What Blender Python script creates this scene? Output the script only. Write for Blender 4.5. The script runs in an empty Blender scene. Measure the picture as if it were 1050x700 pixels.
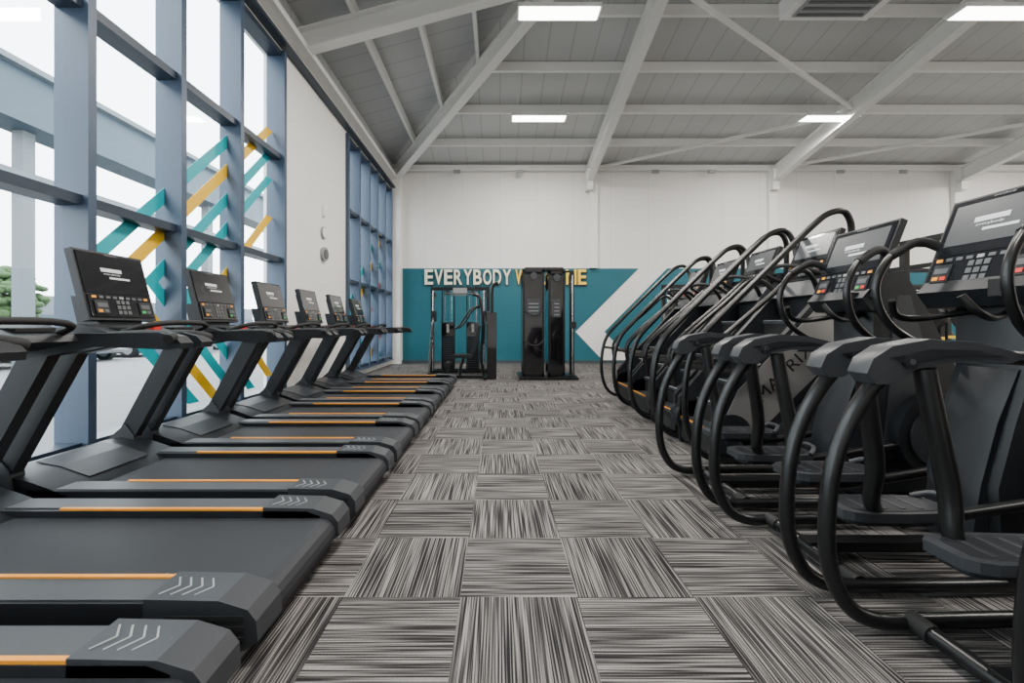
import bpy, math, random
from mathutils import Vector, Matrix
random.seed(4)
S=bpy.context.scene
# ------------------------------------------------------------------ materials
def mat(name,col,rough=.5,metal=0.,emit=None,es=0.,spec=.5,coat=0.):
    m=bpy.data.materials.new(name); m.use_nodes=True
    b=m.node_tree.nodes['Principled BSDF']
    b.inputs['Base Color'].default_value=(*col,1)
    b.inputs['Roughness'].default_value=rough
    b.inputs['Metallic'].default_value=metal
    b.inputs['Specular IOR Level'].default_value=spec
    b.inputs['Coat Weight'].default_value=coat
    if emit: 
        b.inputs['Emission Color'].default_value=(*emit,1); b.inputs['Emission Strength'].default_value=es
    return m
def noisy(name,c1,c2,scale=8,rough=.6,stretch=(1,1,1),bump=0.,metal=0.,spec=.5):
    m=mat(name,c1,rough,metal,spec=spec); nt=m.node_tree; N=nt.nodes; L=nt.links; b=N['Principled BSDF']
    g=N.new('ShaderNodeNewGeometry'); mp=N.new('ShaderNodeMapping'); mp.inputs['Scale'].default_value=stretch
    n=N.new('ShaderNodeTexNoise'); n.inputs['Scale'].default_value=scale; n.inputs['Detail'].default_value=3
    r=N.new('ShaderNodeMix'); r.data_type='RGBA'; r.inputs[6].default_value=(*c1,1); r.inputs[7].default_value=(*c2,1)
    L.new(g.outputs['Position'],mp.inputs[0]); L.new(mp.outputs[0],n.inputs['Vector']); L.new(n.outputs['Fac'],r.inputs[0]); L.new(r.outputs[2],b.inputs['Base Color'])
    if bump:
        bp=N.new('ShaderNodeBump'); bp.inputs['Strength'].default_value=bump; bp.inputs['Distance'].default_value=.01
        L.new(n.outputs['Fac'],bp.inputs['Height']); L.new(bp.outputs[0],b.inputs['Normal'])
    return m
def carpet():
    m=mat('carpet_tiles',(.1,.1,.1),.95,spec=.12); nt=m.node_tree;N=nt.nodes;L=nt.links;B=N['Principled BSDF']
    g=N.new('ShaderNodeNewGeometry'); sp=N.new('ShaderNodeSeparateXYZ'); L.new(g.outputs['Position'],sp.inputs[0])
    def M(op,a,b=None):
        n=N.new('ShaderNodeMath'); n.operation=op
        for i,v in enumerate((a,b)):
            if v is None: continue
            if isinstance(v,(int,float)): n.inputs[i].default_value=v
            else: L.new(v,n.inputs[i])
        return n.outputs[0]
    X,Y=sp.outputs[0],sp.outputs[1]
    u=M('FLOOR',M('DIVIDE',M('ADD',X,.167),.5)); v=M('FLOOR',M('DIVIDE',M('SUBTRACT',Y,1.795),.5))
    chk=M('FLOORED_MODULO',M('ADD',u,v),2.)
    def lerp(a,b,f): return M('ADD',M('MULTIPLY',a,M('SUBTRACT',1.,f)),M('MULTIPLY',b,f))
    s=lerp(Y,X,chk); t=lerp(X,Y,chk)
    idv=M('ADD',M('MULTIPLY',u,7.31),M('MULTIPLY',v,3.77))
    c=N.new('ShaderNodeCombineXYZ'); L.new(M('MULTIPLY',s,170.),c.inputs[0]); L.new(M('MULTIPLY',t,2.2),c.inputs[1]); L.new(idv,c.inputs[2])
    n=N.new('ShaderNodeTexNoise'); n.inputs['Scale'].default_value=1.; n.inputs['Detail'].default_value=1.; L.new(c.outputs[0],n.inputs['Vector'])
    rib=M('MULTIPLY',M('SINE',M('MULTIPLY',s,2*math.pi/.0115)),.065)
    fac=M('ADD',n.outputs['Fac'],rib)
    r=N.new('ShaderNodeValToRGB'); L.new(fac,r.inputs[0]); e=r.color_ramp.elements
    e[0].position=.38; e[0].color=(.017,.016,.0165,1); e[1].position=.66; e[1].color=(.26,.245,.235,1)
    x=r.color_ramp.elements.new(.50); x.color=(.082,.077,.075,1)
    c2=N.new('ShaderNodeTexNoise'); c2.inputs['Scale'].default_value=220; L.new(g.outputs['Position'],c2.inputs['Vector'])
    wn=N.new('ShaderNodeTexWhiteNoise'); wn.noise_dimensions='1D'; L.new(idv,wn.inputs['W'])
    br=M('ADD',M('ADD',.40,M('MULTIPLY',wn.outputs['Value'],.2)),M('MULTIPLY',c2.outputs['Fac'],.9))
    mx=N.new('ShaderNodeVectorMath'); mx.operation='SCALE'; L.new(r.outputs[0],mx.inputs[0]); L.new(br,mx.inputs['Scale'])
    L.new(mx.outputs[0],B.inputs['Base Color'])
    bp=N.new('ShaderNodeBump'); bp.inputs['Strength'].default_value=.5; bp.inputs['Distance'].default_value=.003
    L.new(fac,bp.inputs['Height']); L.new(bp.outputs[0],B.inputs['Normal'])
    return m
def lined(name,base,dark,axis,per,w,rough=.5):
    m=mat(name,base,rough); nt=m.node_tree;N=nt.nodes;L=nt.links;B=N['Principled BSDF']
    g=N.new('ShaderNodeNewGeometry'); sp=N.new('ShaderNodeSeparateXYZ'); L.new(g.outputs['Position'],sp.inputs[0])
    a=N.new('ShaderNodeMath'); a.operation='DIVIDE'; a.inputs[1].default_value=per; L.new(sp.outputs[axis],a.inputs[0])
    f=N.new('ShaderNodeMath'); f.operation='FRACT'; L.new(a.outputs[0],f.inputs[0])
    l=N.new('ShaderNodeMath'); l.operation='LESS_THAN'; l.inputs[1].default_value=w/per; L.new(f.outputs[0],l.inputs[0])
    x=N.new('ShaderNodeMix'); x.data_type='RGBA'; x.inputs[6].default_value=(*base,1); x.inputs[7].default_value=(*dark,1)
    L.new(l.outputs[0],x.inputs[0]); L.new(x.outputs[2],B.inputs['Base Color'])
    return m
def glassmat():
    m=bpy.data.materials.new('window_glass'); m.use_nodes=True; nt=m.node_tree; N=nt.nodes; N.clear()
    o=N.new('ShaderNodeOutputMaterial'); t=N.new('ShaderNodeBsdfTransparent'); t.inputs[0].default_value=(.95,.98,.98,1)
    g=N.new('ShaderNodeBsdfGlossy'); g.inputs['Roughness'].default_value=.02
    x=N.new('ShaderNodeMixShader'); x.inputs[0].default_value=.04
    nt.links.new(t.outputs[0],x.inputs[1]); nt.links.new(g.outputs[0],x.inputs[2]); nt.links.new(x.outputs[0],o.inputs[0]); return m
M_carpet=carpet()
M_wall=noisy('painted_wall',(.80,.79,.76),(.85,.84,.81),1.2,.7)
M_wallp=lined('painted_cladding',(.83,.815,.79),(.74,.73,.71),0,1.15,.02,.6)
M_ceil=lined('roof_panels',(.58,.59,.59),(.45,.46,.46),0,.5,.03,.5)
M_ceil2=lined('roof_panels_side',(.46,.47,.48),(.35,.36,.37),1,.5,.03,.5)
M_steelw=mat('white_steel',(.84,.84,.82),.45)
M_frame=mat('window_frame_bluegrey',(.045,.072,.118),.4,.1)
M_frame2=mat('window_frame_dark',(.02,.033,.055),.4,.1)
M_glass=glassmat()
M_teal=noisy('teal_paint',(.005,.105,.145),(.006,.12,.16),2,.55)
M_vteal=mat('teal_vinyl',(.0,.42,.48),.4)
M_vyel=mat('yellow_vinyl',(.95,.56,.01),.4)
M_vred=mat('red_vinyl',(.7,.10,.05),.4)
M_cream=mat('cream_letter',(.86,.84,.66),.4)
M_yel=mat('yellow_letter',(.95,.62,.06),.4)
M_white=mat('white_plastic',(.85,.85,.85),.4)
M_blk=mat('black_powdercoat',(.0045,.005,.0055),.3,spec=.5)
M_gloss=mat('gloss_black',(.005,.005,.006),.06,coat=.6)
M_char=noisy('charcoal_plastic',(.009,.0105,.013),(.013,.015,.018),40,.42,spec=.4)
M_grey=mat('grey_plastic',(.030,.033,.038),.42)
M_rail=noisy('rail_tread_grey',(.034,.038,.044),(.07,.076,.083),220,.5)
M_lgrey=mat('light_grey_trim',(.30,.31,.32),.4)
M_key=mat('keypad_grey',(.08,.085,.09),.4)
M_silver=mat('silver_shroud',(.30,.29,.28),.35,.5)
M_belt=noisy('running_belt',(.018,.020,.024),(.027,.029,.034),60,.6,spec=.35)
M_orange=mat('orange_trim',(.90,.34,.01),.4)
M_screen=mat('display_glass',(.012,.013,.016),.1,coat=.3)
M_disp=mat('display_image',(.60,.62,.62),.3,emit=(.9,.95,1),es=.15)
M_dispd=mat('display_dim',(.06,.063,.067),.25,emit=(.6,.7,.8),es=.02)
M_red=mat('red_button',(.7,.03,.02),.4)
M_green=mat('green_button',(.05,.4,.08),.4)
M_chrome=mat('chrome',(.6,.6,.62),.2,1.)
M_lamp=mat('led_panel',(1,1,1),.5,emit=(1,.97,.92),es=14)
M_rub=mat('black_rubber',(.006,.006,.006),.7)
M_pave=noisy('pavement',(.13,.135,.14),(.17,.17,.17),3,.9)
M_ext=mat('exterior_band',(.025,.048,.07),.5)
M_ext2=mat('exterior_grey',(.10,.12,.135),.6)
M_leaf=noisy('foliage',(.025,.06,.018),(.06,.11,.035),6,.8)
M_bark=mat('bark',(.06,.04,.03),.9)
M_car=mat('car_paint',(.03,.04,.06),.25,.3); M_car2=mat('car_paint_light',(.25,.26,.28),.3,.3)
M_skirt=mat('dark_skirting',(.04,.06,.07),.6)
# ------------------------------------------------------------------ mesh builder
class MB:
    def __init__(s): s.v=[];s.f=[];s.m=[];s.sm=[];s.mats=[]
    def mi(s,m):
        if m not in s.mats: s.mats.append(m)
        return s.mats.index(m)
    def add(s,vs,fs,m,smooth=False):
        o=len(s.v); s.v+= [tuple(p) for p in vs]; k=s.mi(m)
        for f in fs: s.f.append([o+i for i in f]); s.m.append(k); s.sm.append(smooth)
    def fbox(s,O,U,V,N,u0,u1,v0,v1,n0,n1,m):
        O=Vector(O);U=Vector(U).normalized();V=Vector(V).normalized();N=Vector(N).normalized()
        vs=[O+U*a+V*b+N*c for c in (n0,n1) for b in (v0,v1) for a in (u0,u1)]
        s.add(vs,[(0,1,3,2),(4,6,7,5),(0,4,5,1),(2,3,7,6),(0,2,6,4),(1,5,7,3)],m)
    def box(s,x0,x1,y0,y1,z0,z1,m): s.fbox((0,0,0),(1,0,0),(0,1,0),(0,0,1),x0,x1,y0,y1,z0,z1,m)
    def beam(s,p0,p1,w,h,m,off=(0,0)):
        p0=Vector(p0);p1=Vector(p1);d=(p1-p0);L=d.length;d.normalize()
        r=d.cross(Vector((0,0,1))); 
        if r.length<1e-4:r=Vector((1,0,0))
        r.normalize();u=r.cross(d)
        s.fbox(p0,d,r,u,0,L,-w/2+off[0],w/2+off[0],-h/2+off[1],h/2+off[1],m)
    def ibeam(s,p0,p1,w,h,m,t=.03):
        s.beam(p0,p1,w,t,m,(0,h/2)); s.beam(p0,p1,w,t,m,(0,-h/2)); s.beam(p0,p1,t*.8,h,m)
    def prism(s,prof,y0,y1,m,smooth=False):
        n=len(prof); vs=[(x,y0,z) for x,z in prof]+[(x,y1,z) for x,z in prof]
        fs=[tuple(range(n)),tuple(range(2*n-1,n-1,-1))]
        s.add(vs,fs,m)
        o=len(s.v)-2*n;k=s.mi(m)
        for i in range(n):
            j=(i+1)%n; s.f.append([o+i,o+n+i,o+n+j,o+j]); s.m.append(k); s.sm.append(smooth)
    def tube(s,pts,r,m,n=12,curve=True,sub=5,closed=False):
        P=[Vector(p) for p in pts]
        rr=r if isinstance(r,(list,tuple)) else [r]*len(P)
        if curve and len(P)>2:
            Q=[];R=[]
            N=len(P)
            segs=N if closed else N-1
            for i in range(segs):
                if closed: a,b,c,d=P[(i-1)%N],P[i],P[(i+1)%N],P[(i+2)%N]
                else: a=P[max(i-1,0)];b=P[i];c=P[i+1];d=P[min(i+2,N-1)]
                for k in range(sub):
                    t=k/sub
                    Q.append(.5*((2*b)+(c-a)*t+(2*a-5*b+4*c-d)*t*t+(3*b-a-3*c+d)*t**3))
                    R.append(rr[i]*(1-t)+rr[(i+1)%N]*t)
            if not closed: Q.append(P[-1]);R.append(rr[-1])
            P=Q;rr=R
        N=len(P); vs=[];fs=[]
        t0=(P[1]-P[0]).normalized(); up=Vector((0,1,0)) if abs(t0.y)<.9 else Vector((0,0,1))
        nrm=t0.cross(up).normalized()
        for i,p in enumerate(P):
            if closed: t=(P[(i+1)%N]-P[i-1]).normalized()
            elif i==0:t=t0
            elif i==N-1:t=(P[i]-P[i-1]).normalized()
            else:t=(P[i+1]-P[i-1]).normalized()
            nrm=(nrm-t*nrm.dot(t)).normalized(); b=t.cross(nrm)
            for k in range(n):
                a=2*math.pi*k/n; vs.append(p+(nrm*math.cos(a)+b*math.sin(a))*rr[i])
        for i in range(N if closed else N-1):
            j=(i+1)%N
            for k in range(n): fs.append((i*n+k,i*n+(k+1)%n,j*n+(k+1)%n,j*n+k))
        s.add(vs,fs,m,True)
        if not closed:
            s.add([vs[k] for k in range(n)][::-1],[tuple(range(n))],m); s.add(vs[-n:],[tuple(range(n))],m)
    def cyl(s,p0,p1,r,m,n=20): s.tube([p0,p1],r,m,n,False)
    def plate(s,out,z0,z1,m):
        n=len(out); vs=[(x,y,z0) for x,y in out]+[(x,y,z1) for x,y in out]
        s.add(vs,[tuple(range(n))[::-1],tuple(range(n,2*n))]+[(i,(i+1)%n,n+(i+1)%n,n+i) for i in range(n)],m)
    def ell(s,c,r,m,nu=14,nv=8):
        vs=[];fs=[]
        for i in range(nv+1):
            th=math.pi*i/nv
            for k in range(nu):
                a=2*math.pi*k/nu; vs.append((c[0]+r[0]*math.sin(th)*math.cos(a),c[1]+r[1]*math.sin(th)*math.sin(a),c[2]+r[2]*math.cos(th)))
        for i in range(nv):
            for k in range(nu): fs.append((i*nu+k,(i+1)*nu+k,(i+1)*nu+(k+1)%nu,i*nu+(k+1)%nu))
        s.add(vs,fs,m,True)
    def text(s,t,O,U,V,w,h,m):
        me=textmesh(t,.0,0.)
        xs=[v.co.x for v in me.vertices]; yy=[v.co.y for v in me.vertices]
        ax,bx,ay,by=min(xs),max(xs),min(yy),max(yy); O=Vector(O);U=Vector(U).normalized();V=Vector(V).normalized()
        s.add([O+U*((v.co.x-ax)/(bx-ax)*w)+V*((v.co.y-ay)/(by-ay)*h) for v in me.vertices],[tuple(p.vertices) for p in me.polygons],m)
    def mesh(s,name):
        me=bpy.data.meshes.new(name); me.from_pydata(s.v,[],s.f)
        for m in s.mats: me.materials.append(m)
        me.polygons.foreach_set('material_index',s.m); me.polygons.foreach_set('use_smooth',s.sm)
        me.update()
        import bmesh
        bm=bmesh.new(); bm.from_mesh(me); bmesh.ops.recalc_face_normals(bm,faces=bm.faces); bm.to_mesh(me); bm.free()
        return me
    def obj(s,name,bevel=0.,loc=(0,0,0),parent=None):
        return inst(s.mesh(name),name,loc,bevel,parent)
def inst(me,name,loc=(0,0,0),bevel=0.,parent=None):
    o=bpy.data.objects.new(name,me); S.collection.objects.link(o); o.location=loc
    if bevel:
        b=o.modifiers.new('bev','BEVEL'); b.width=bevel; b.segments=2; b.limit_method='ANGLE'; b.angle_limit=math.radians(42)
    if parent:o.parent=parent
    return o
def textmesh(t,ext,off,space=1.):
    c=bpy.data.curves.new('lettering_curve','FONT'); c.body=t; c.extrude=ext; c.size=1; c.offset=off; c.space_character=space; c.resolution_u=4
    o=bpy.data.objects.new('lettering_tmp',c); S.collection.objects.link(o); bpy.context.view_layer.update()
    dg=bpy.context.evaluated_depsgraph_get(); me=bpy.data.meshes.new_from_object(o.evaluated_get(dg)); bpy.data.objects.remove(o)
    return me
# ------------------------------------------------------------------ room
LX=-3.3; BY=13.; RX=18.; NY=-4.; EV=6.15; SB=.19; SL=.27
def zb(y): return EV+SB*(BY-y)
def zl(x): return EV+SL*(x-LX)
b=MB(); b.box(LX-.3,RX+.3,NY-.3,BY+.3,-.1,0,M_carpet); b.obj('floor')
hx=LX+SB*(BY-NY)/SL
b=MB()
T=.12
def slab(pts,m):
    n=len(pts); vs=pts+[(x,y,z+T) for x,y,z in pts]
    b.add(vs,[tuple(range(n))[::-1],tuple(range(n,2*n))]+[(i,(i+1)%n,n+(i+1)%n,n+i) for i in range(n)],m)
slab([(LX-.3,BY+.3,EV-.06),(RX+.3,BY+.3,EV-.06),(RX+.3,NY-.3,zb(NY)+.06),(hx,NY-.3,zb(NY)+.06)],M_ceil)
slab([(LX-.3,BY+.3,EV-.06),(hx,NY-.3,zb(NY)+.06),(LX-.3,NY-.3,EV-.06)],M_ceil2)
b.obj('ceiling')
b=MB(); b.box(LX-.3,RX+.3,BY,BY+.3,0,EV+.02,M_wallp)
b.obj('wall_back')
b=MB(); b.box(LX-.3,RX+.3,NY-.3,NY,0,9.6,M_wall); b.obj('wall_front')
b=MB(); b.add([(RX,NY,0),(RX,BY,0),(RX,BY,EV),(RX,NY,zb(NY))]+[(RX+.3,NY,0),(RX+.3,BY,0),(RX+.3,BY,EV),(RX+.3,NY,zb(NY))],[(0,1,2,3),(7,6,5,4),(0,4,5,1),(1,5,6,2),(2,6,7,3),(3,7,4,0)],M_wall); b.obj('wall_right')
HD=5.3; SI=.16
W1=(-3.3,6.4); W2=(9.0,12.7)
b=MB()
b.box(LX-.3,LX,NY,W1[0],0,EV,M_wall); b.box(LX-.3,LX,W1[1],W2[0],0,EV,M_wall); b.box(LX-.3,LX,W2[1],BY,0,EV,M_wall)
for w in (W1,W2):
    b.box(LX-.3,LX,w[0],w[1],HD,EV,M_wall); b.box(LX-.3,LX,w[0],w[1],0,SI,M_wall)
b.obj('wall_left')
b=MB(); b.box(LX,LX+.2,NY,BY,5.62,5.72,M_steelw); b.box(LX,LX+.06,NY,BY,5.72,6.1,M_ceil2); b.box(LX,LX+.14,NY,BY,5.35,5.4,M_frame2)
b.obj('trim_eave')
b=MB(); b.box(LX,LX+.03,W1[1],W2[0],0,.1,M_skirt); b.obj('baseboard_left')
b=MB(); b.box(LX,RX,BY-.02,BY,0,.1,M_skirt); b.obj('baseboard_back')
b=MB()
b.prism([(-3.0,0.1),(3.2,0.1),(2.36,.98),(4.32,2.94),(-3.0,2.94)],BY-.012,BY-.001,M_teal)
b.prism([(4.1,0.1),(3.26,.98),(5.2,2.94),(RX,2.94),(RX,0.1)],BY-.012,BY-.001,M_teal)
b.obj('trim_teal_band')
b=MB()
for x in (2.9,8.4,14.1): b.box(x-.12,x+.12,BY-.14,BY,2.94,EV-.1,M_steelw)
b.box(LX,LX+.28,BY-.25,BY,0,EV-.1,M_wall)
b.obj('trim_wall_columns')
def window(name,w,ys,stripes):
    b=MB(); xo=LX-.12
    for i,y in enumerate(ys):
        b.box(LX-.2,LX+.07,y-.035,y+.035,SI,HD,M_frame)
        b.box(LX-.2,LX-.02,y+.035,y+.06,SI,HD,M_frame2)
    for z,h in ((SI+.04,.08),(2.15,.08),(3.7,.08),(HD-.04,.08)):
        b.box(LX-.18,LX+.02,w[0],w[1],z-h/2,z+h/2,M_frame2); 
    b.box(LX,LX+.1,w[0],w[1],SI-.02,SI,M_frame)
    b.box(xo-.005,xo+.005,w[0],w[1],SI,HD,M_glass)
    for (yv,zv,m,wd,top,bot) in stripes:
        x0,x1=xo+.008,xo+.012
        for sg,lim in ((1,top),(-1,bot)):
            L=min(abs(lim-zv), w[1]-.1-yv-wd)
            pts=[(yv,zv),(yv+wd,zv),(yv+wd+L,zv+sg*L),(yv+L,zv+sg*L)]
            vs=[(x0,p,q) for p,q in pts]+[(x1,p,q) for p,q in pts]
            b.add(vs,[(0,1,2,3),(7,6,5,4),(0,4,5,1),(1,5,6,2),(2,6,7,3),(3,7,4,0)],m)
    return b.obj(name)
ys=[6.34,5.28,4.3,3.33,2.37,1.4,.44,-.52,-1.48,-2.44,-3.26]
window('window_1',W1,ys,[(3.30,1.6,M_vteal,.17,3.7,.3),(3.66,1.6,M_vyel,.17,4.2,.3),(4.02,1.6,M_vteal,.17,4.2,.3),(4.38,1.6,M_vteal,.17,4.2,.3),(4.95,1.6,M_vyel,.17,3.0,.3)])
window('window_2',W2,[9.03,9.75,10.5,11.2,11.95,12.66],[(9.4,1.6,M_vteal,.2,3.7,.3),(9.9,1.6,M_vyel,.2,3.7,.3),(10.5,1.6,M_vteal,.2,3.7,.3),(11.1,1.6,M_vred,.2,3.7,.3)])
# roof structure
b=MB()
k=1
while BY-1.3*k>NY:
    y=BY-1.3*k; x0=LX+SB*(BY-y)/SL
    b.beam((x0,y,zb(y)-.12),(RX,y,zb(y)-.12),.07,.2,M_steelw); k+=1
b.beam((LX,BY-.1,EV-.14),(RX,BY-.1,EV-.14),.12,.16,M_steelw)
for k in range(1,12):
    x=LX+.95*k; yh=BY-SL*(x-LX)/SB
    if yh>NY: b.beam((x,yh,zl(x)-.12),(x,NY,zl(x)-.12),.07,.2,M_steelw)
b.obj('ceiling_purlins')
b=MB()
for x in (2.75,8.4,14.1):
    ye=max(BY-SL*(x-LX)/SB,NY)
    b.ibeam((x,BY-.05,zb(BY)-.42),(x,ye,zb(ye)-.42),.2,.4,M_steelw)
    b.box(x-.1,x+.1,BY-.3,BY-.02,5.3,5.95,M_steelw)
b.ibeam((LX+.1,BY-.1,EV-.35),(hx,NY,zb(NY)-.35),.2,.32,M_steelw)
for y in (6.85,1.15):
    xe=LX+SB*(BY-y)/SL
    b.ibeam((LX,y,EV-.38),(xe,y,zb(y)-.38),.2,.32,M_steelw)
b.obj('ceiling_rafters')
b=MB()
b.cyl((2.9,12.9,6.0),(8.4,10.0,6.25),.05,M_steelw); b.cyl((2.75,6.8,6.75),(8.4,10.0,6.35),.05,M_steelw)
b.cyl((8.5,12.9,6.0),(14.1,10.0,6.25),.05,M_steelw); b.cyl((8.5,6.8,6.75),(14.1,10.0,6.35),.05,M_steelw)
b.obj('ceiling_bracing')
b=MB()
for x in (-1.4,.5,4.6,6.3,10.2,12.1): 
    b.beam((x,BY,6.0),(x+.12,BY-.3,5.85),.04,.04,M_steelw); b.fbox((x+.12,BY-.32,5.82),(1,0,0),(0,0,1),(0,1,0),-.1,.1,-.05,.05,-.03,.03,M_lgrey)
b.obj('wall_heater_brackets')
for x in (.95,7.95,14.9):
    for y in (10.1,6.7,3.3,-.1):
        z=6.15
        b=MB(); b.box(-.66,.66,-.16,.16,0,.06,M_white); b.box(-.63,.63,-.14,.14,-.008,0,M_lamp)
        zt=min(zb(y),zl(x))-z
        for dx in (-.5,.5): b.cyl((dx,0,.06),(dx,0,zt),.006,M_steelw,6)
        b.obj('ceiling_light',loc=(x,y,z))
        ld=bpy.data.lights.new('ceiling_light_lamp','AREA'); ld.shape='RECTANGLE'; ld.size=1.26; ld.size_y=.28; ld.energy=215; ld.color=(1,.95,.89)
        lo=bpy.data.objects.new('ceiling_light_lamp',ld); S.collection.objects.link(lo); lo.location=(x,y,z-.02)
b=MB(); b.box(-.75,.75,-.45,.45,0,.3,M_white); b.box(-.6,.6,-.35,.35,-.02,0,M_lgrey)
for i in range(5): b.box(-.55,.55,-.3+.14*i,-.24+.14*i,-.03,-.02,M_key)
for dx in (-.65,.65):
    for dy in (-.4,.4): b.cyl((dx,dy,.3),(dx,dy,.95),.01,M_steelw,6)
b.obj('ceiling_air_conditioner',.01,(5.55,6.75,6.4))
b=MB(); b.cyl((LX,7.84,2.9),(LX+.04,7.84,2.9),.11,M_lgrey,28); b.cyl((LX+.04,7.84,2.9),(LX+.045,7.84,2.9),.095,M_white,28); b.obj('wall_clock')
b=MB(); b.cyl((LX,7.84,2.5),(LX+.06,7.84,2.5),.13,M_lgrey,28); b.cyl((LX+.06,7.84,2.5),(LX+.075,7.84,2.5),.09,M_key,28);b.obj('alarm_sounder')
b=MB(); b.box(LX,LX+.05,7.8,7.88,3.2,3.42,M_white); b.obj('wall_sensor',.01)
# lettering
sign=bpy.data.objects.new('wall_lettering',None); S.collection.objects.link(sign); sign.location=(0,BY-.06,2.5)
def text(t,x0,x1,m,name,h,dy=0,dz=0,off=0.):
    gap=.045; cw=(x1-x0+gap)/sum(1.15 if c in 'MW' else .95 for c in t); x=x0
    b=MB()
    for ch in t:
        w=cw*(1.15 if ch in 'MW' else .95)-gap
        me=textmesh(ch,.03,off)
        xs=[v.co.x for v in me.vertices]; yy=[v.co.y for v in me.vertices]
        ax,bx,ay,by=min(xs),max(xs),min(yy),max(yy)
        b.add([(x+(v.co.x-ax)/(bx-ax)*w,-v.co.z+dy,(v.co.y-ay)/(by-ay)*h+dz-.07) for v in me.vertices],[tuple(p.vertices) for p in me.polygons],m)
        x+=w+gap
    o=inst(b.mesh(name),name); o.parent=sign; return o
def word(t,x0,x1,m,nm):
    text(t,x0,x1,m,nm,.47,0,0,.02)
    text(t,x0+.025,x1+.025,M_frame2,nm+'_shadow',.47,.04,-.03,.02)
word('EVERYBODY',-2.30,.36,M_cream,'letters_everybody'); word('WELCOME',.50,2.68,M_yel,'letters_welcome')
# ------------------------------------------------------------------ treadmill
def console(b,O,U,V,N,w,h,big=False):
    b.fbox(O,U,V,N,-w/2,w/2,-h/2,h/2,-.045,0,M_char)
    b.fbox(O,U,V,N,-w/2+.06,w/2-.06,-h/2+.06,h/2-.06,-.08,-.045,M_char)
    b.fbox(O,U,V,N,-w/2+.015,w/2-.015,-h*.12,h/2-.015,0,.006,M_screen)
    if big: b.fbox(O,U,V,N,-w*.42,w*.42,-h*.02,h*.42,.006,.008,M_dispd)
    b.fbox(O,U,V,N,-w*.20,w*.10,h*.20,h*.255,.008,.010,M_disp)
    b.fbox(O,U,V,N,-w*.10,w*.20,h*.10,h*.13,.008,.010,M_disp)
    b.text('everybody',Vector(O)+Vector(U).normalized()*(-w*.17)+Vector(V).normalized()*(h*.15)+Vector(N).normalized()*.010,U,V,w*.24,h*.035,M_disp)
    b.text('everybody',Vector(O)+Vector(U).normalized()*(-w*.1)+Vector(V).normalized()*(h*.44)+Vector(N).normalized()*.010,U,V,w*.18,h*.025,M_lgrey)
    b.fbox(O,U,V,N,-w/2+.02,w/2-.02,-h/2+.02,-h*.14,0,.010,M_screen)
    for i in range(3):
        for j in range(3):
            b.fbox(O,U,V,N,-w*.10+i*w*.07,-w*.10+i*w*.07+w*.052,-h*.42+j*h*.075,-h*.42+j*h*.075+h*.055,.010,.014,M_key)
    for i in range(9):
        mm=(M_orange,M_key,M_key,M_key,M_lgrey,M_key,M_key,M_key,M_orange)[i]
        b.fbox(O,U,V,N,-w*.42+i*w*.095,-w*.42+i*w*.095+w*.06,-h*.195,-h*.16,.010,.014,mm)
    for sx in (-1,1):
        b.fbox(O,U,V,N,sx*w*.32-.045,sx*w*.32+.045,-h*.42,-h*.23,.010,.018,M_char)
        b.fbox(O,U,V,N,sx*w*.32-.035,sx*w*.32-.005,-h*.40,-h*.36,.018,.021,M_orange if sx<0 else M_green)
        b.fbox(O,U,V,N,sx*w*.32+.005,sx*w*.32+.035,-h*.40,-h*.36,.018,.021,M_red if big else M_key)
        b.fbox(O,U,V,N,sx*w*.32-.035,sx*w*.32+.035,-h*.33,-h*.27,.018,.021,M_key)
b=MB()
W=.43
b.box(-2.95,-1.0,-.33,.33,.05,.15,M_rub)
for x in (-1.1,-2.9):
    for y in (-.33,.33): b.cyl((x,y,0),(x,y,.08),.035,M_rub,12)
prof=[(-2.72,.19),(-.97,.19)]+[(-.97+.07*math.sin(a),.12+.07*math.cos(a)) for a in [math.pi*i/8 for i in range(1,9)]]+[(-2.72,.05)]
b.prism(prof,-.275,.275,M_belt)
for sy in (-1,1):
    y0,y1=sorted((sy*.275,sy*W))
    b.prism([(-2.75,.10),(-1.0,.10),(-.98,.20),(-1.05,.225),(-2.75,.225)],y0,y1,M_char)
    yi0,yi1=sorted((sy*.30,sy*(W-.012)))
    b.box(-2.6,-1.27,yi0,yi1,.225,.231,M_rail)
    a0,a1=sorted((sy*.278,sy*.297)); b.box(-2.3,-1.26,a0,a1,.222,.236,M_orange)
    b.prism([(-1.27,.09),(-.93,.07),(-.885,.10),(-.89,.17),(-.92,.208),(-1.02,.238),(-1.27,.243)],y0-(.006 if sy<0 else 0),y1+(.006 if sy>0 else 0),M_grey)
    for i in range(5):
        xx=-1.24+.04*i; zz=.2425-(.0015*i)
        b.beam((xx,yi0+.01,zz),(xx+.035,(yi0+yi1)/2,zz),.006,.004,M_lgrey); b.beam((xx+.035,(yi0+yi1)/2,zz),(xx,yi1-.01,zz),.006,.004,M_lgrey)
    ye=y1+.006 if sy>0 else y0-.006
    for i in range(3):
        q0,q1=sorted((ye,ye+sy*.004)); b.box(-1.2,-.93,q0,q1,.10+.035*i,.118+.035*i,M_rub)
    b.prism([(-2.9,.05),(-1.3,.05),(-1.2,.1),(-2.9,.12)],y0+.02,y1-.02,M_rub)
b.box(-1.0,-.93,-.28,.28,.03,.085,M_rub)
for i in range(3): b.box(-1.38+i*.035,-1.37+i*.035,-.24,-.20,.19,.1915,M_lgrey)
b.box(-1.42,-1.27,-.245,-.238,.19,.1915,M_lgrey)
b.prism([(-2.52,.19),(-2.62,.235),(-2.78,.29),(-2.95,.32),(-3.08,.29),(-3.14,.20),(-3.15,.06),(-2.5,.06)],-W,W,M_char,True)
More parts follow.
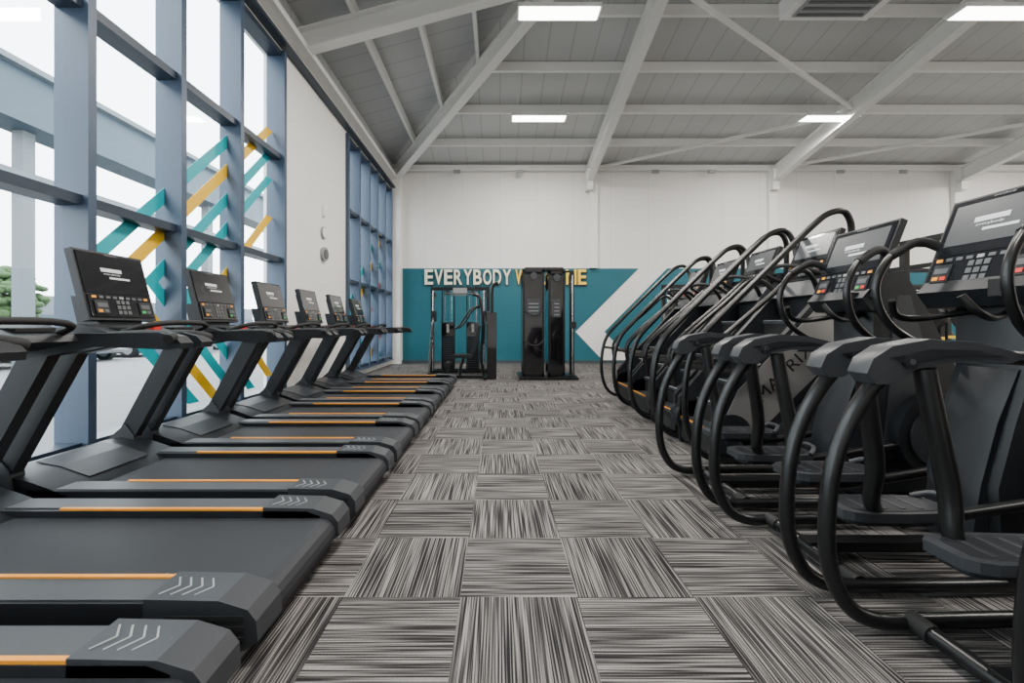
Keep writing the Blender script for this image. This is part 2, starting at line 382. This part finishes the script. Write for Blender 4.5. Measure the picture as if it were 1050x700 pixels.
b.prism([(-2.60,.235),(-2.78,.297),(-2.93,.326),(-2.93,.32),(-2.78,.288),(-2.62,.225)],-.22,.22,M_grey)
for sy in (-1,1):
    y0,y1=sorted((sy*.37,sy*.435))
    b.prism([(-3.03,.22),(-2.88,.24),(-2.44,1.03),(-2.44,1.10),(-2.56,1.10)],y0,y1,M_char)
    b.prism([(-3.08,.05),(-2.8,.05),(-2.84,.34),(-2.9,.42),(-3.04,.3)],y0-.008,y1+.008,M_grey)
    b.prism([(-2.62,1.085),(-2.3,1.12),(-1.86,1.125),(-1.78,1.105),(-1.745,1.07),(-1.75,1.04),(-1.80,1.035),(-2.2,1.05),(-2.45,1.0),(-2.58,1.03)],y0-.012,y1+.012,M_char)
    b.tube([(-2.42,sy*.40,1.06),(-2.1,sy*.40,1.105),(-1.88,sy*.40,1.11),(-1.80,sy*.37,1.10),(-1.79,sy*.33,1.09)],.027,M_rub,10)
b.prism([(-2.66,1.02),(-2.62,1.15),(-2.50,1.17),(-2.30,1.115),(-2.28,1.08),(-2.5,1.03)],-.39,.39,M_char)
b.box(-2.48,-2.34,-.30,-.12,1.13,1.15,M_rub); b.box(-2.48,-2.34,.12,.30,1.13,1.15,M_rub)
b.box(-2.40,-2.36,-.03,.03,1.13,1.16,M_red)
b.prism([(-2.72,1.10),(-2.58,1.13),(-2.66,1.35),(-2.78,1.35)],-.16,.16,M_char)
V=Vector((-.25,0,.968)); N=Vector((.968,0,.25))
console(b,(-2.63,0,1.42),(0,1,0),V,N,.50,.46)
b.tube([(-2.32,-.3,1.12),(-2.22,-.26,1.16),(-2.18,-.12,1.18),(-2.18,.12,1.18),(-2.22,.26,1.16),(-2.32,.3,1.12)],.018,M_rub,10)
tm=b.mesh('treadmill')
for i in range(8): inst(tm,'treadmill',(.075,.88+.962*i,0),.007)
# ------------------------------------------------------------------ elliptical trainer
b=MB()
for sy in (-1,1):
    y=sy*.305
    b.tube([(2.75,y*.8,.05),(2.1,y,.05),(1.55,y,.045),(1.38,y,.05),(1.27,y,.12),(1.205,y,.30),(1.22,y,.60),(1.30,y,.82),(1.42,y,.98),(1.55,y,1.03)],.029,M_blk,14)
    b.prism([(1.315,.985),(1.34,1.04),(1.41,1.085),(1.55,1.112),(1.72,1.10),(1.86,1.065),(1.90,1.04),(1.84,1.02),(1.62,1.025),(1.50,1.0),(1.41,.945),(1.35,.945)],y-.045,y+.045,M_grey,True)
    b.prism([(1.40,1.045),(1.55,1.075),(1.72,1.07),(1.82,1.048),(1.62,1.045),(1.48,1.02)],y-.05,y+.05,M_char)
    b.cyl((1.47,y-.056,1.03),(1.47,y+.056,1.03),.028,M_char,16)
    b.cyl((1.47,y-.060,1.03),(1.47,y+.060,1.03),.012,M_chrome,12)
    b.tube([(1.82,y,1.045),(2.05,y,1.03),(2.3,y*.8,1.01),(2.5,y*.4,1.0)],.027,M_blk,12)
    b.tube([(1.55,y*.93,1.0),(1.58,y*.9,.80),(1.62,y*.86,.55),(1.62,y*.8,.38),(1.70,y*.7,.29)],[.034,.036,.036,.032,.028],M_blk,12)
    b.tube([(1.78,y*.7,.27),(2.2,y*.7,.33),(2.75,y*.72,.42)],.026,M_blk,10)
    yp=sy*.175; zp=.30+(.05 if sy>0 else 0)
    out=[(1.50,-.065),(1.53,-.09),(1.58,-.105),(1.75,-.11),(1.92,-.10),(1.98,-.075),(2.0,-.04),(2.0,.04),(1.98,.075),(1.92,.10),(1.75,.11),(1.58,.105),(1.53,.09),(1.50,.065)]
    b.plate([(x,yp+q) for x,q in out],zp,zp+.04,M_grey)
    b.plate([(1.75+(x-1.75)*.82,yp+q*.78) for x,q in out],zp+.038,zp+.043,M_char)
    b.plate([(1.75+(x-1.75)*.85,yp+q*.7) for x,q in out],zp-.03,zp,M_char)
    for i in range(4): b.box(1.6+.08*i,1.62+.08*i,yp-.065,yp+.065,zp+.042,zp+.046,M_grey)
    b.tube([(1.95,yp-.09,zp+.04),(2.0,yp-.05,zp+.07),(2.01,yp,zp+.075),(2.0,yp+.05,zp+.07),(1.95,yp+.09,zp+.04)],.014,M_grey,8)
    b.cyl((2.8,sy*.17,.45),(2.8,sy*.25,.45),.27,M_char,36); b.cyl((2.8,sy*.25,.45),(2.8,sy*.262,.45),.2,M_grey,36)
    b.tube([(2.55,y*.6,.95),(2.38,y*.9,1.04),(2.20,y,1.18),(2.14,y*1.03,1.38),(2.22,y,1.56),(2.36,y*.95,1.64),(2.46,y*.85,1.60)],.021,M_blk,10)
    b.tube([(2.22,y,1.56),(2.36,y*.95,1.64),(2.46,y*.85,1.60)],.026,M_rub,10)
    b.tube([(2.45,sy*.08,1.24),(2.25,sy*.18,1.20),(2.15,sy*.2,1.22),(2.10,sy*.17,1.30)],.018,M_blk,10)
b.tube([(1.52,-.305,.05),(1.52,.305,.05)],.030,M_blk,12); b.tube([(1.52,-.305,.05),(1.52,-.22,.05)],.036,M_rub,12); b.tube([(1.52,.305,.05),(1.52,.22,.05)],.036,M_rub,12)
b.box(2.7,2.8,-.32,.32,.0,.07,M_blk); b.box(3.15,3.22,-.3,.3,0,.07,M_blk)
b.box(1.5,2.6,-.04,.04,.04,.09,M_blk)
b.prism([(2.30,.06),(3.22,.06),(3.28,.30),(3.22,.62),(3.02,.82),(2.78,1.3),(2.66,1.5),(2.50,1.5),(2.44,1.30),(2.44,.95),(2.36,.70),(2.28,.40)],-.165,.165,M_char,True)
b.prism([(2.20,.10),(2.25,.40),(2.33,.70),(2.43,.95),(2.5,.95),(2.5,.1)],-.12,.12,M_char,True)
for sy in (-1,1):
    q0,q1=sorted((sy*.165,sy*.172)); b.prism([(2.50,.30),(2.62,.28),(2.78,1.0),(2.68,1.36),(2.56,1.36),(2.56,.95)],q0,q1,M_grey)
b.prism([(2.50,1.25),(2.36,1.26),(2.30,1.34),(2.44,1.50),(2.6,1.52)],-.24,.24,M_char)
b.cyl((2.32,-.14,1.30),(2.32,-.14,1.38),.04,M_rub,16)
V=Vector((.36,0,.933)); N=Vector((-.933,0,.36))
console(b,(2.44,0,1.60),(0,-1,0),V,N,.52,.54,True)
em=b.mesh('elliptical_trainer')
for i in range(4): inst(em,'elliptical_trainer',(.035,.45+.83*i,0),.006)
# ------------------------------------------------------------------ stair climber
b=MB()
for sy in (-1,1):
    y=sy*.36
    b.tube([(2.4,y,.04),(1.85,y,.04),(1.62,y,.09),(1.50,y,.30),(1.48,y,.65),(1.56,y,.98),(1.78,y,1.24),(2.20,y,1.66),(2.54,y,1.99),(2.68,y,2.10),(2.81,y,2.12),(2.88,y*.97,2.02),(2.90,y*.9,1.85),(2.92,y*.8,1.6)],.026,M_blk,12)
    b.tube([(1.70,y,.55),(1.66,y*.96,.85),(1.80,y*.93,1.05),(2.2,y*.93,1.40),(2.45,y*.93,1.62),(2.58,y*.85,1.58),(2.68,y*.7,1.45)],.022,M_blk,10)
    b.tube([(1.52,y,.82),(1.9,y,.78),(2.1,y,.85)],.02,M_blk,8)
    y0,y1=sorted((sy*.30,sy*.36))
    b.prism([(1.72,.02),(3.15,.02),(3.2,.5),(3.1,1.0),(2.98,1.45),(2.78,1.55),(2.62,1.42),(2.35,1.12),(1.95,.72),(1.72,.45)],y0,y1,M_char)
    y0,y1=sorted((sy*.36,sy*.375))
    b.prism([(1.82,.40),(2.08,.26),(2.95,1.12),(2.92,1.42),(2.72,1.45),(2.38,1.10),(1.92,.62)],y0,y1,M_silver)
    b.text('MATRIX',(2.12 if sy<0 else 2.75,sy*.3765,.52 if sy<0 else 1.15),(.707*-sy,0,.707*-sy),(-.707*1,0,.707),.62,.10,M_blk)
    b.prism([(2.25,.10),(3.05,.10),(3.1,.5),(3.02,.95),(2.95,1.0),(2.25,.32)],y0,y1,M_grey)
    b.cyl((1.86,sy*.30,.25),(1.86,sy*.385,.25),.17,M_char,28)
for i in range(6):
    x=1.72+.165*i; z=.26+.19*i
    b.box(x,x+.24,-.295,.295,z-.03,z,M_grey); b.box(x+.01,x+.025,-.295,.295,z-.2,z-.03,M_rub)
    b.box(x,x+.02,-.29,.29,z,z+.004,M_orange if i==0 else M_lgrey)
b.box(1.75,3.1,-.3,.3,.03,.2,M_rub)
b.prism([(2.78,.2),(3.12,.2),(3.05,1.4),(3.02,1.72),(2.85,1.72),(2.74,1.5)],-.28,.28,M_char)
console(b,(2.80,0,1.80),(0,-1,0),V,N,.50,.46,True)
b.prism([(2.62,1.43),(2.74,1.60),(2.9,1.6),(2.85,1.4)],-.3,.3,M_grey)
b.tube([(2.75,-.28,1.58),(2.55,-.26,1.66),(2.48,-.12,1.70),(2.48,.12,1.70),(2.55,.26,1.66),(2.75,.28,1.58)],.019,M_rub,10)
sm=b.mesh('stair_climber')
for i,yc in enumerate((3.88,4.72,5.56,6.40)): inst(sm,'stair_climber',(.08+.03*i,yc,0),.006)
# ------------------------------------------------------------------ cable machine
def cable(name,loc,w=1.3,h=2.15,d=1.0,shroud=False,rz=0):
    b=MB(); hw=w/2
    for x in (-hw,hw):
        b.box(x-.04,x+.04,-d/2,d/2,0,.07,M_blk)
        b.box(x-.04,x+.04,-.04,.04,.07,h,M_blk)
        b.tube([(x,-.04,h*.55),(x,-d*.25,h*.3),(x,-d/2+.05,.06)],.03,M_blk,8)
        b.cyl((x*.9-.02,-.14,.1),(x*.9-.02,-.14,h-.1),.018,M_chrome,10); b.cyl((x*.9-.02,-.22,.1),(x*.9-.02,-.22,h-.1),.018,M_chrome,10)
        b.box(x*.9-.07,x*.9+.05,-.26,-.10,h*.60,h*.72,M_char)
        b.tube([(x*.9,-.2,h*.66),(x*.9,-.42,h*.58),(x*.9,-.5,h*.45)],.025,M_blk,8)
        b.cyl((x*.9-.02,-.5,h*.43),(x*.9+.02,-.5,h*.43),.06,M_grey,18)
        b.tube([(x*.9,-.5,h*.38),(x*.9-.07,-.5,h*.30),(x*.9+.07,-.5,h*.30),(x*.9,-.5,h*.38)],.01,M_rub,6,False)
        b.box(x-.03,x+.03,-.045,-.04,1.2,1.5,M_lgrey)
        b.cyl((x*.9,-.18,h*.93-.06),(x*.9,-.14,h*.93-.06),.06,M_grey,18)
    b.box(-hw,hw,-.05,.05,h-.08,h,M_blk); b.box(-hw,hw,-.04,.04,.02,.09,M_blk); b.box(-hw,hw,d/2-.08,d/2,0,.07,M_blk)
    b.box(-hw*.25,hw*.25,-.06,-.05,h*.90,h*.99,M_lgrey)
    b.cyl((-hw*.5,-.1,h-.16),(hw*.5,-.1,h-.16),.016,M_chrome,8)
    for sx in (-1,1):
        x=sx*hw*.45
        n=15
        for i in range(n): b.box(x-.13,x+.13,.06,.18,.1+i*.055,.1+i*.055+.048,M_char)
        b.box(x-.16,x-.14,.03,.21,.05,h-.05,M_blk); b.box(x+.14,x+.16,.03,.21,.05,h-.05,M_blk)
        b.cyl((x-.09,.12,.1),(x-.09,.12,h-.08),.012,M_chrome,8); b.cyl((x+.09,.12,.1),(x+.09,.12,h-.08),.012,M_chrome,8)
        b.box(x-.15,x+.15,.02,.03,.1 if shroud else .9,h-.12 if shroud else 1.25,M_gloss)
        b.box(x-.03,x+.03,.01,.02,1.0,1.2,M_lgrey)
        b.cyl((x,-.02,h-.14),(x,.03,h-.14),.06,M_grey,18)
    b.tube([(-hw*.45,.12,1.0),(-hw*.45,.12,h-.05),(-hw*.9,-.1,h-.06),(-hw*.9,-.2,h*.7)],.005,M_rub,6,False)
    b.tube([(hw*.45,.12,1.0),(hw*.45,.12,h-.05),(hw*.9,-.1,h-.06),(hw*.9,-.2,h*.7)],.005,M_rub,6,False)
    o=b.obj(name,.004,loc); o.rotation_euler=(0,0,rz); return o
cable('cable_machine',(-.95,10.2,0),1.35,2.10,1.1)
b=MB(); h=2.4
def tower(b,x0,x1,y0,y1,h):
    b.box(x0,x1,y0,y1,.02,.12,M_blk)
    for x in (x0,x1-.05):
        for y in (y0,y1-.05): b.box(x,x+.05,y,y+.05,0,h,M_blk)
    b.box(x0,x1,y0,y1,h-.06,h,M_blk)
    b.box(x0+.05,x1-.05,y0+.005,y0+.015,.12,h-.1,M_gloss); b.box(x0+.05,x1-.05,y1-.015,y1-.005,.12,h-.1,M_gloss)
    b.box(x0+.005,x0+.015,y0+.05,y1-.05,.3,h-.4,M_gloss)
    b.box(x0+.09,x1-.09,y0-.002,y0+.004,1.35,1.75,M_grey)
    for i in range(4): b.box(x0+.13,x1-.13,y0-.004,y0-.002,1.4+.08*i,1.415+.08*i,M_lgrey)
    for i in range(16): b.box(x0+.08,x1-.08,y0+.06,y1-.06,.14+i*.06,.14+i*.06+.05,M_char)
    b.cyl(((x0+x1)/2,y0-.01,h-.15),((x0+x1)/2,y0-.05,h-.15),.08,M_grey,20)
tower(b,-.52,-.04,-.3,.3,h); tower(b,.05,.42,-.25,.35,h-.03)
b.prism([(-.5,h),(-.46,h+.06),(.38,h+.06),(.42,h)],-.2,.2,M_char)
for z in (.85,1.5): b.tube([(-.5,-.32,z),(-.35,-.5,z-.1),(-.2,-.5,z-.1),(-.06,-.32,z)],.018,M_rub,8)
b.tube([(.40,.0,h-.02),(.62,.0,h-.02),(.62,0,h-.2)],.025,M_blk,8)
b.box(.56,.66,-.04,.04,0,h,M_blk); b.box(.35,.66,-.35,.35,0,.07,M_blk); b.cyl((.61,-.08,.1),(.61,-.08,h-.1),.018,M_chrome,10)
b.box(.55,.69,-.16,-.04,1.1,1.25,M_char); b.box(-.6,-.5,-.5,.5,0,.07,M_blk); b.box(-.6,.66,-.55,-.48,0,.06,M_blk)
b.obj('weight_stack_tower',.005,(1.03,9.5,0))
b=MB()
b.box(-.45,.45,-.04,.04,0,.07,M_blk); b.box(-.45,-.38,-.3,.3,0,.06,M_blk); b.box(.38,.45,-.3,.3,0,.06,M_blk)
b.tube([(-.15,0,.05),(-.12,0,.3),(-.05,0,.5)],.035,M_blk,10); b.box(-.28,.12,-.16,.16,.46,.54,M_char)
b.fbox((.17,0,.56),(0,1,0),(.25,0,1),(-1,0,.25),-.15,.15,0,.62,0,.07,M_char)
b.tube([(.38,0,.06),(.32,0,.5),(.36,0,1.1),(.30,0,1.75),(.15,0,1.85)],.035,M_blk,10)
for sy in (-1,1): b.tube([(.3,sy*.1,1.6),(.1,sy*.35,1.5),(-.1,sy*.36,1.2),(-.22,sy*.33,1.1)],.022,M_blk,8)
b.box(.46,.66,-.2,.2,.02,1.45,M_gloss); b.tube([(.56,0,1.4),(.56,0,1.95),(.62,0,2.08),(.70,0,2.1)],.035,M_blk,10)
b.tube([(-.4,0,.06),(-.42,0,.3)],.03,M_blk,8); b.cyl((-.42,-.2,.32),(-.42,.2,.32),.05,M_rub,14)
b.obj('seated_row_machine',.006,(-.72,9.25,0))
for (x,y) in ((4.9,10.6),(7.0,10.4),(10.2,10.6)): cable('cable_machine',(x,y,0),1.5,2.2,1.1,True)
def rack(loc):
    b=MB()
    for x in (-.6,.6):
        for y in (-.5,.5): b.box(x-.04,x+.04,y-.04,y+.04,0,2.35,M_blk)
        b.box(x-.04,x+.04,-.5,.5,0,.08,M_blk); b.box(x-.04,x+.04,-.5,.5,2.27,2.35,M_blk); b.box(x-.03,x+.03,-.55,.5,.9,.96,M_yel)
    b.box(-.6,.6,.46,.54,2.27,2.35,M_blk); b.box(-.6,.6,-.54,-.46,2.27,2.35,M_yel)
    b.cyl((-1.1,-.58,1.3),(1.1,-.58,1.3),.015,M_chrome,10)
    for x in (-.85,.85): b.cyl((x-.04,-.58,1.3),(x+.04,-.58,1.3),.22,M_rub,28); b.cyl((x-.05,-.58,1.3),(x+.05,-.58,1.3),.08,M_yel,20)
    for x in (-.6,.6): b.box(x-.03,x+.03,-.62,-.5,1.22,1.3,M_blk)
    b.obj('squat_rack',.004,loc)
rack((8.7,8.2,0)); rack((12.6,10.2,0)); rack((6.3,5.4,0))
# ------------------------------------------------------------------ outside
b=MB(); b.box(-70,LX-.35,-30,90,-.2,-.08,M_pave)
for i in range(-4,14): b.box(-18.2,-13.4,2.6*i+.2,2.6*i+.3,-.08,-.075,M_white)
b.obj('ground_outside')
b=MB()
b.box(-13,-12,-25,60,6.3,7.6,M_ext); b.box(-12.2,-11.8,-25,60,7.6,7.75,M_ext2); b.box(-12.6,-12.4,-25,60,4.9,5.2,M_ext2)
for y in range(-24,60,7): b.box(-12.8,-12.5,y,y+.3,-.1,6.3,M_ext2)
b.obj('exterior_canopy')
b=MB(); b.box(-62,-55,-20,20,-.1,3.2,M_ext2); b.box(-60,-50,24,85,-.1,4.5,M_ext2); b.box(-49.9,-49.8,24,85,1.2,2.4,M_ext); b.obj('distant_building')
b=MB(); b.tube([(0,0,-.1),(.1,0,1.2),(0,.1,2.4)],[.14,.1,.06],M_bark,8)
for i in range(7):
    a=i*.9; b.tube([(0,0,1.3+.15*i),(.5*math.cos(a),.5*math.sin(a),1.9+.15*i),(1.1*math.cos(a),1.1*math.sin(a),2.3+.15*i)],[.05,.03,.015],M_bark,6)
for i in range(230):
    a=random.random()*6.28; t=random.random(); zz=1.5+2.6*t; R=1.5*math.sin(math.pi*min(1,.15+t*.85))**.6; r=R*random.random()**.5
    s=.12+random.random()*.16
    b.ell((r*math.cos(a),r*math.sin(a),zz),(s*1.3,s*1.2,s*.8),M_leaf,6,4)
tree=b.mesh('tree'); inst(tree,'tree',(-25.2,21.4,0)); inst(tree,'tree',(-28.5,22.5,0)); inst(tree,'tree',(-27,40,0)); inst(tree,'tree',(-30,32,0))
def car(loc,m):
    b=MB(); b.prism([(-2.1,.3),(-2.15,.6),(-2.0,.85),(-1.1,.95),(-.5,1.4),(.9,1.42),(1.6,.98),(2.1,.9),(2.15,.4),(2.05,.28)],-.85,.85,m)
    b.prism([(-1.0,.96),(-.46,1.34),(.85,1.36),(1.45,.98)],-.87,.87,M_gloss)
    b.box(2.13,2.17,-.8,-.5,.6,.75,M_red); b.box(2.13,2.17,.5,.8,.6,.75,M_red)
    for x in (-1.35,1.35):
        for y in (-.9,.7): b.cyl((x,y,.3),(x,y+.2,.3),.32,M_rub,24); b.cyl((x,y-.01,.3),(x,y+.21,.3),.18,M_lgrey,16)
    o=b.obj('car',.05,loc); return o
for i,(yy,m) in enumerate(((9.35,M_car2),(12.0,M_car),(14.6,M_car2),(17.2,M_car),(19.8,M_car2),(22.4,M_car),(25.0,M_car2),(30.2,M_car))): car((-15.8,yy,-.08),m)
# ------------------------------------------------------------------ light + camera
w=bpy.data.worlds.new('sky'); S.world=w; w.use_nodes=True
bg=w.node_tree.nodes['Background']; bg.inputs[0].default_value=(.92,.96,1,1); bg.inputs[1].default_value=9.5
c=bpy.data.cameras.new('camera'); co=bpy.data.objects.new('camera',c); S.collection.objects.link(co)
co.location=(0,0,1.16); co.rotation_euler=(math.radians(90),0,0)
c.sensor_width=36; c.lens=430/1050*36; c.shift_x=13/1050; c.shift_y=-16/1050; c.clip_start=.02; c.clip_end=300
S.camera=co
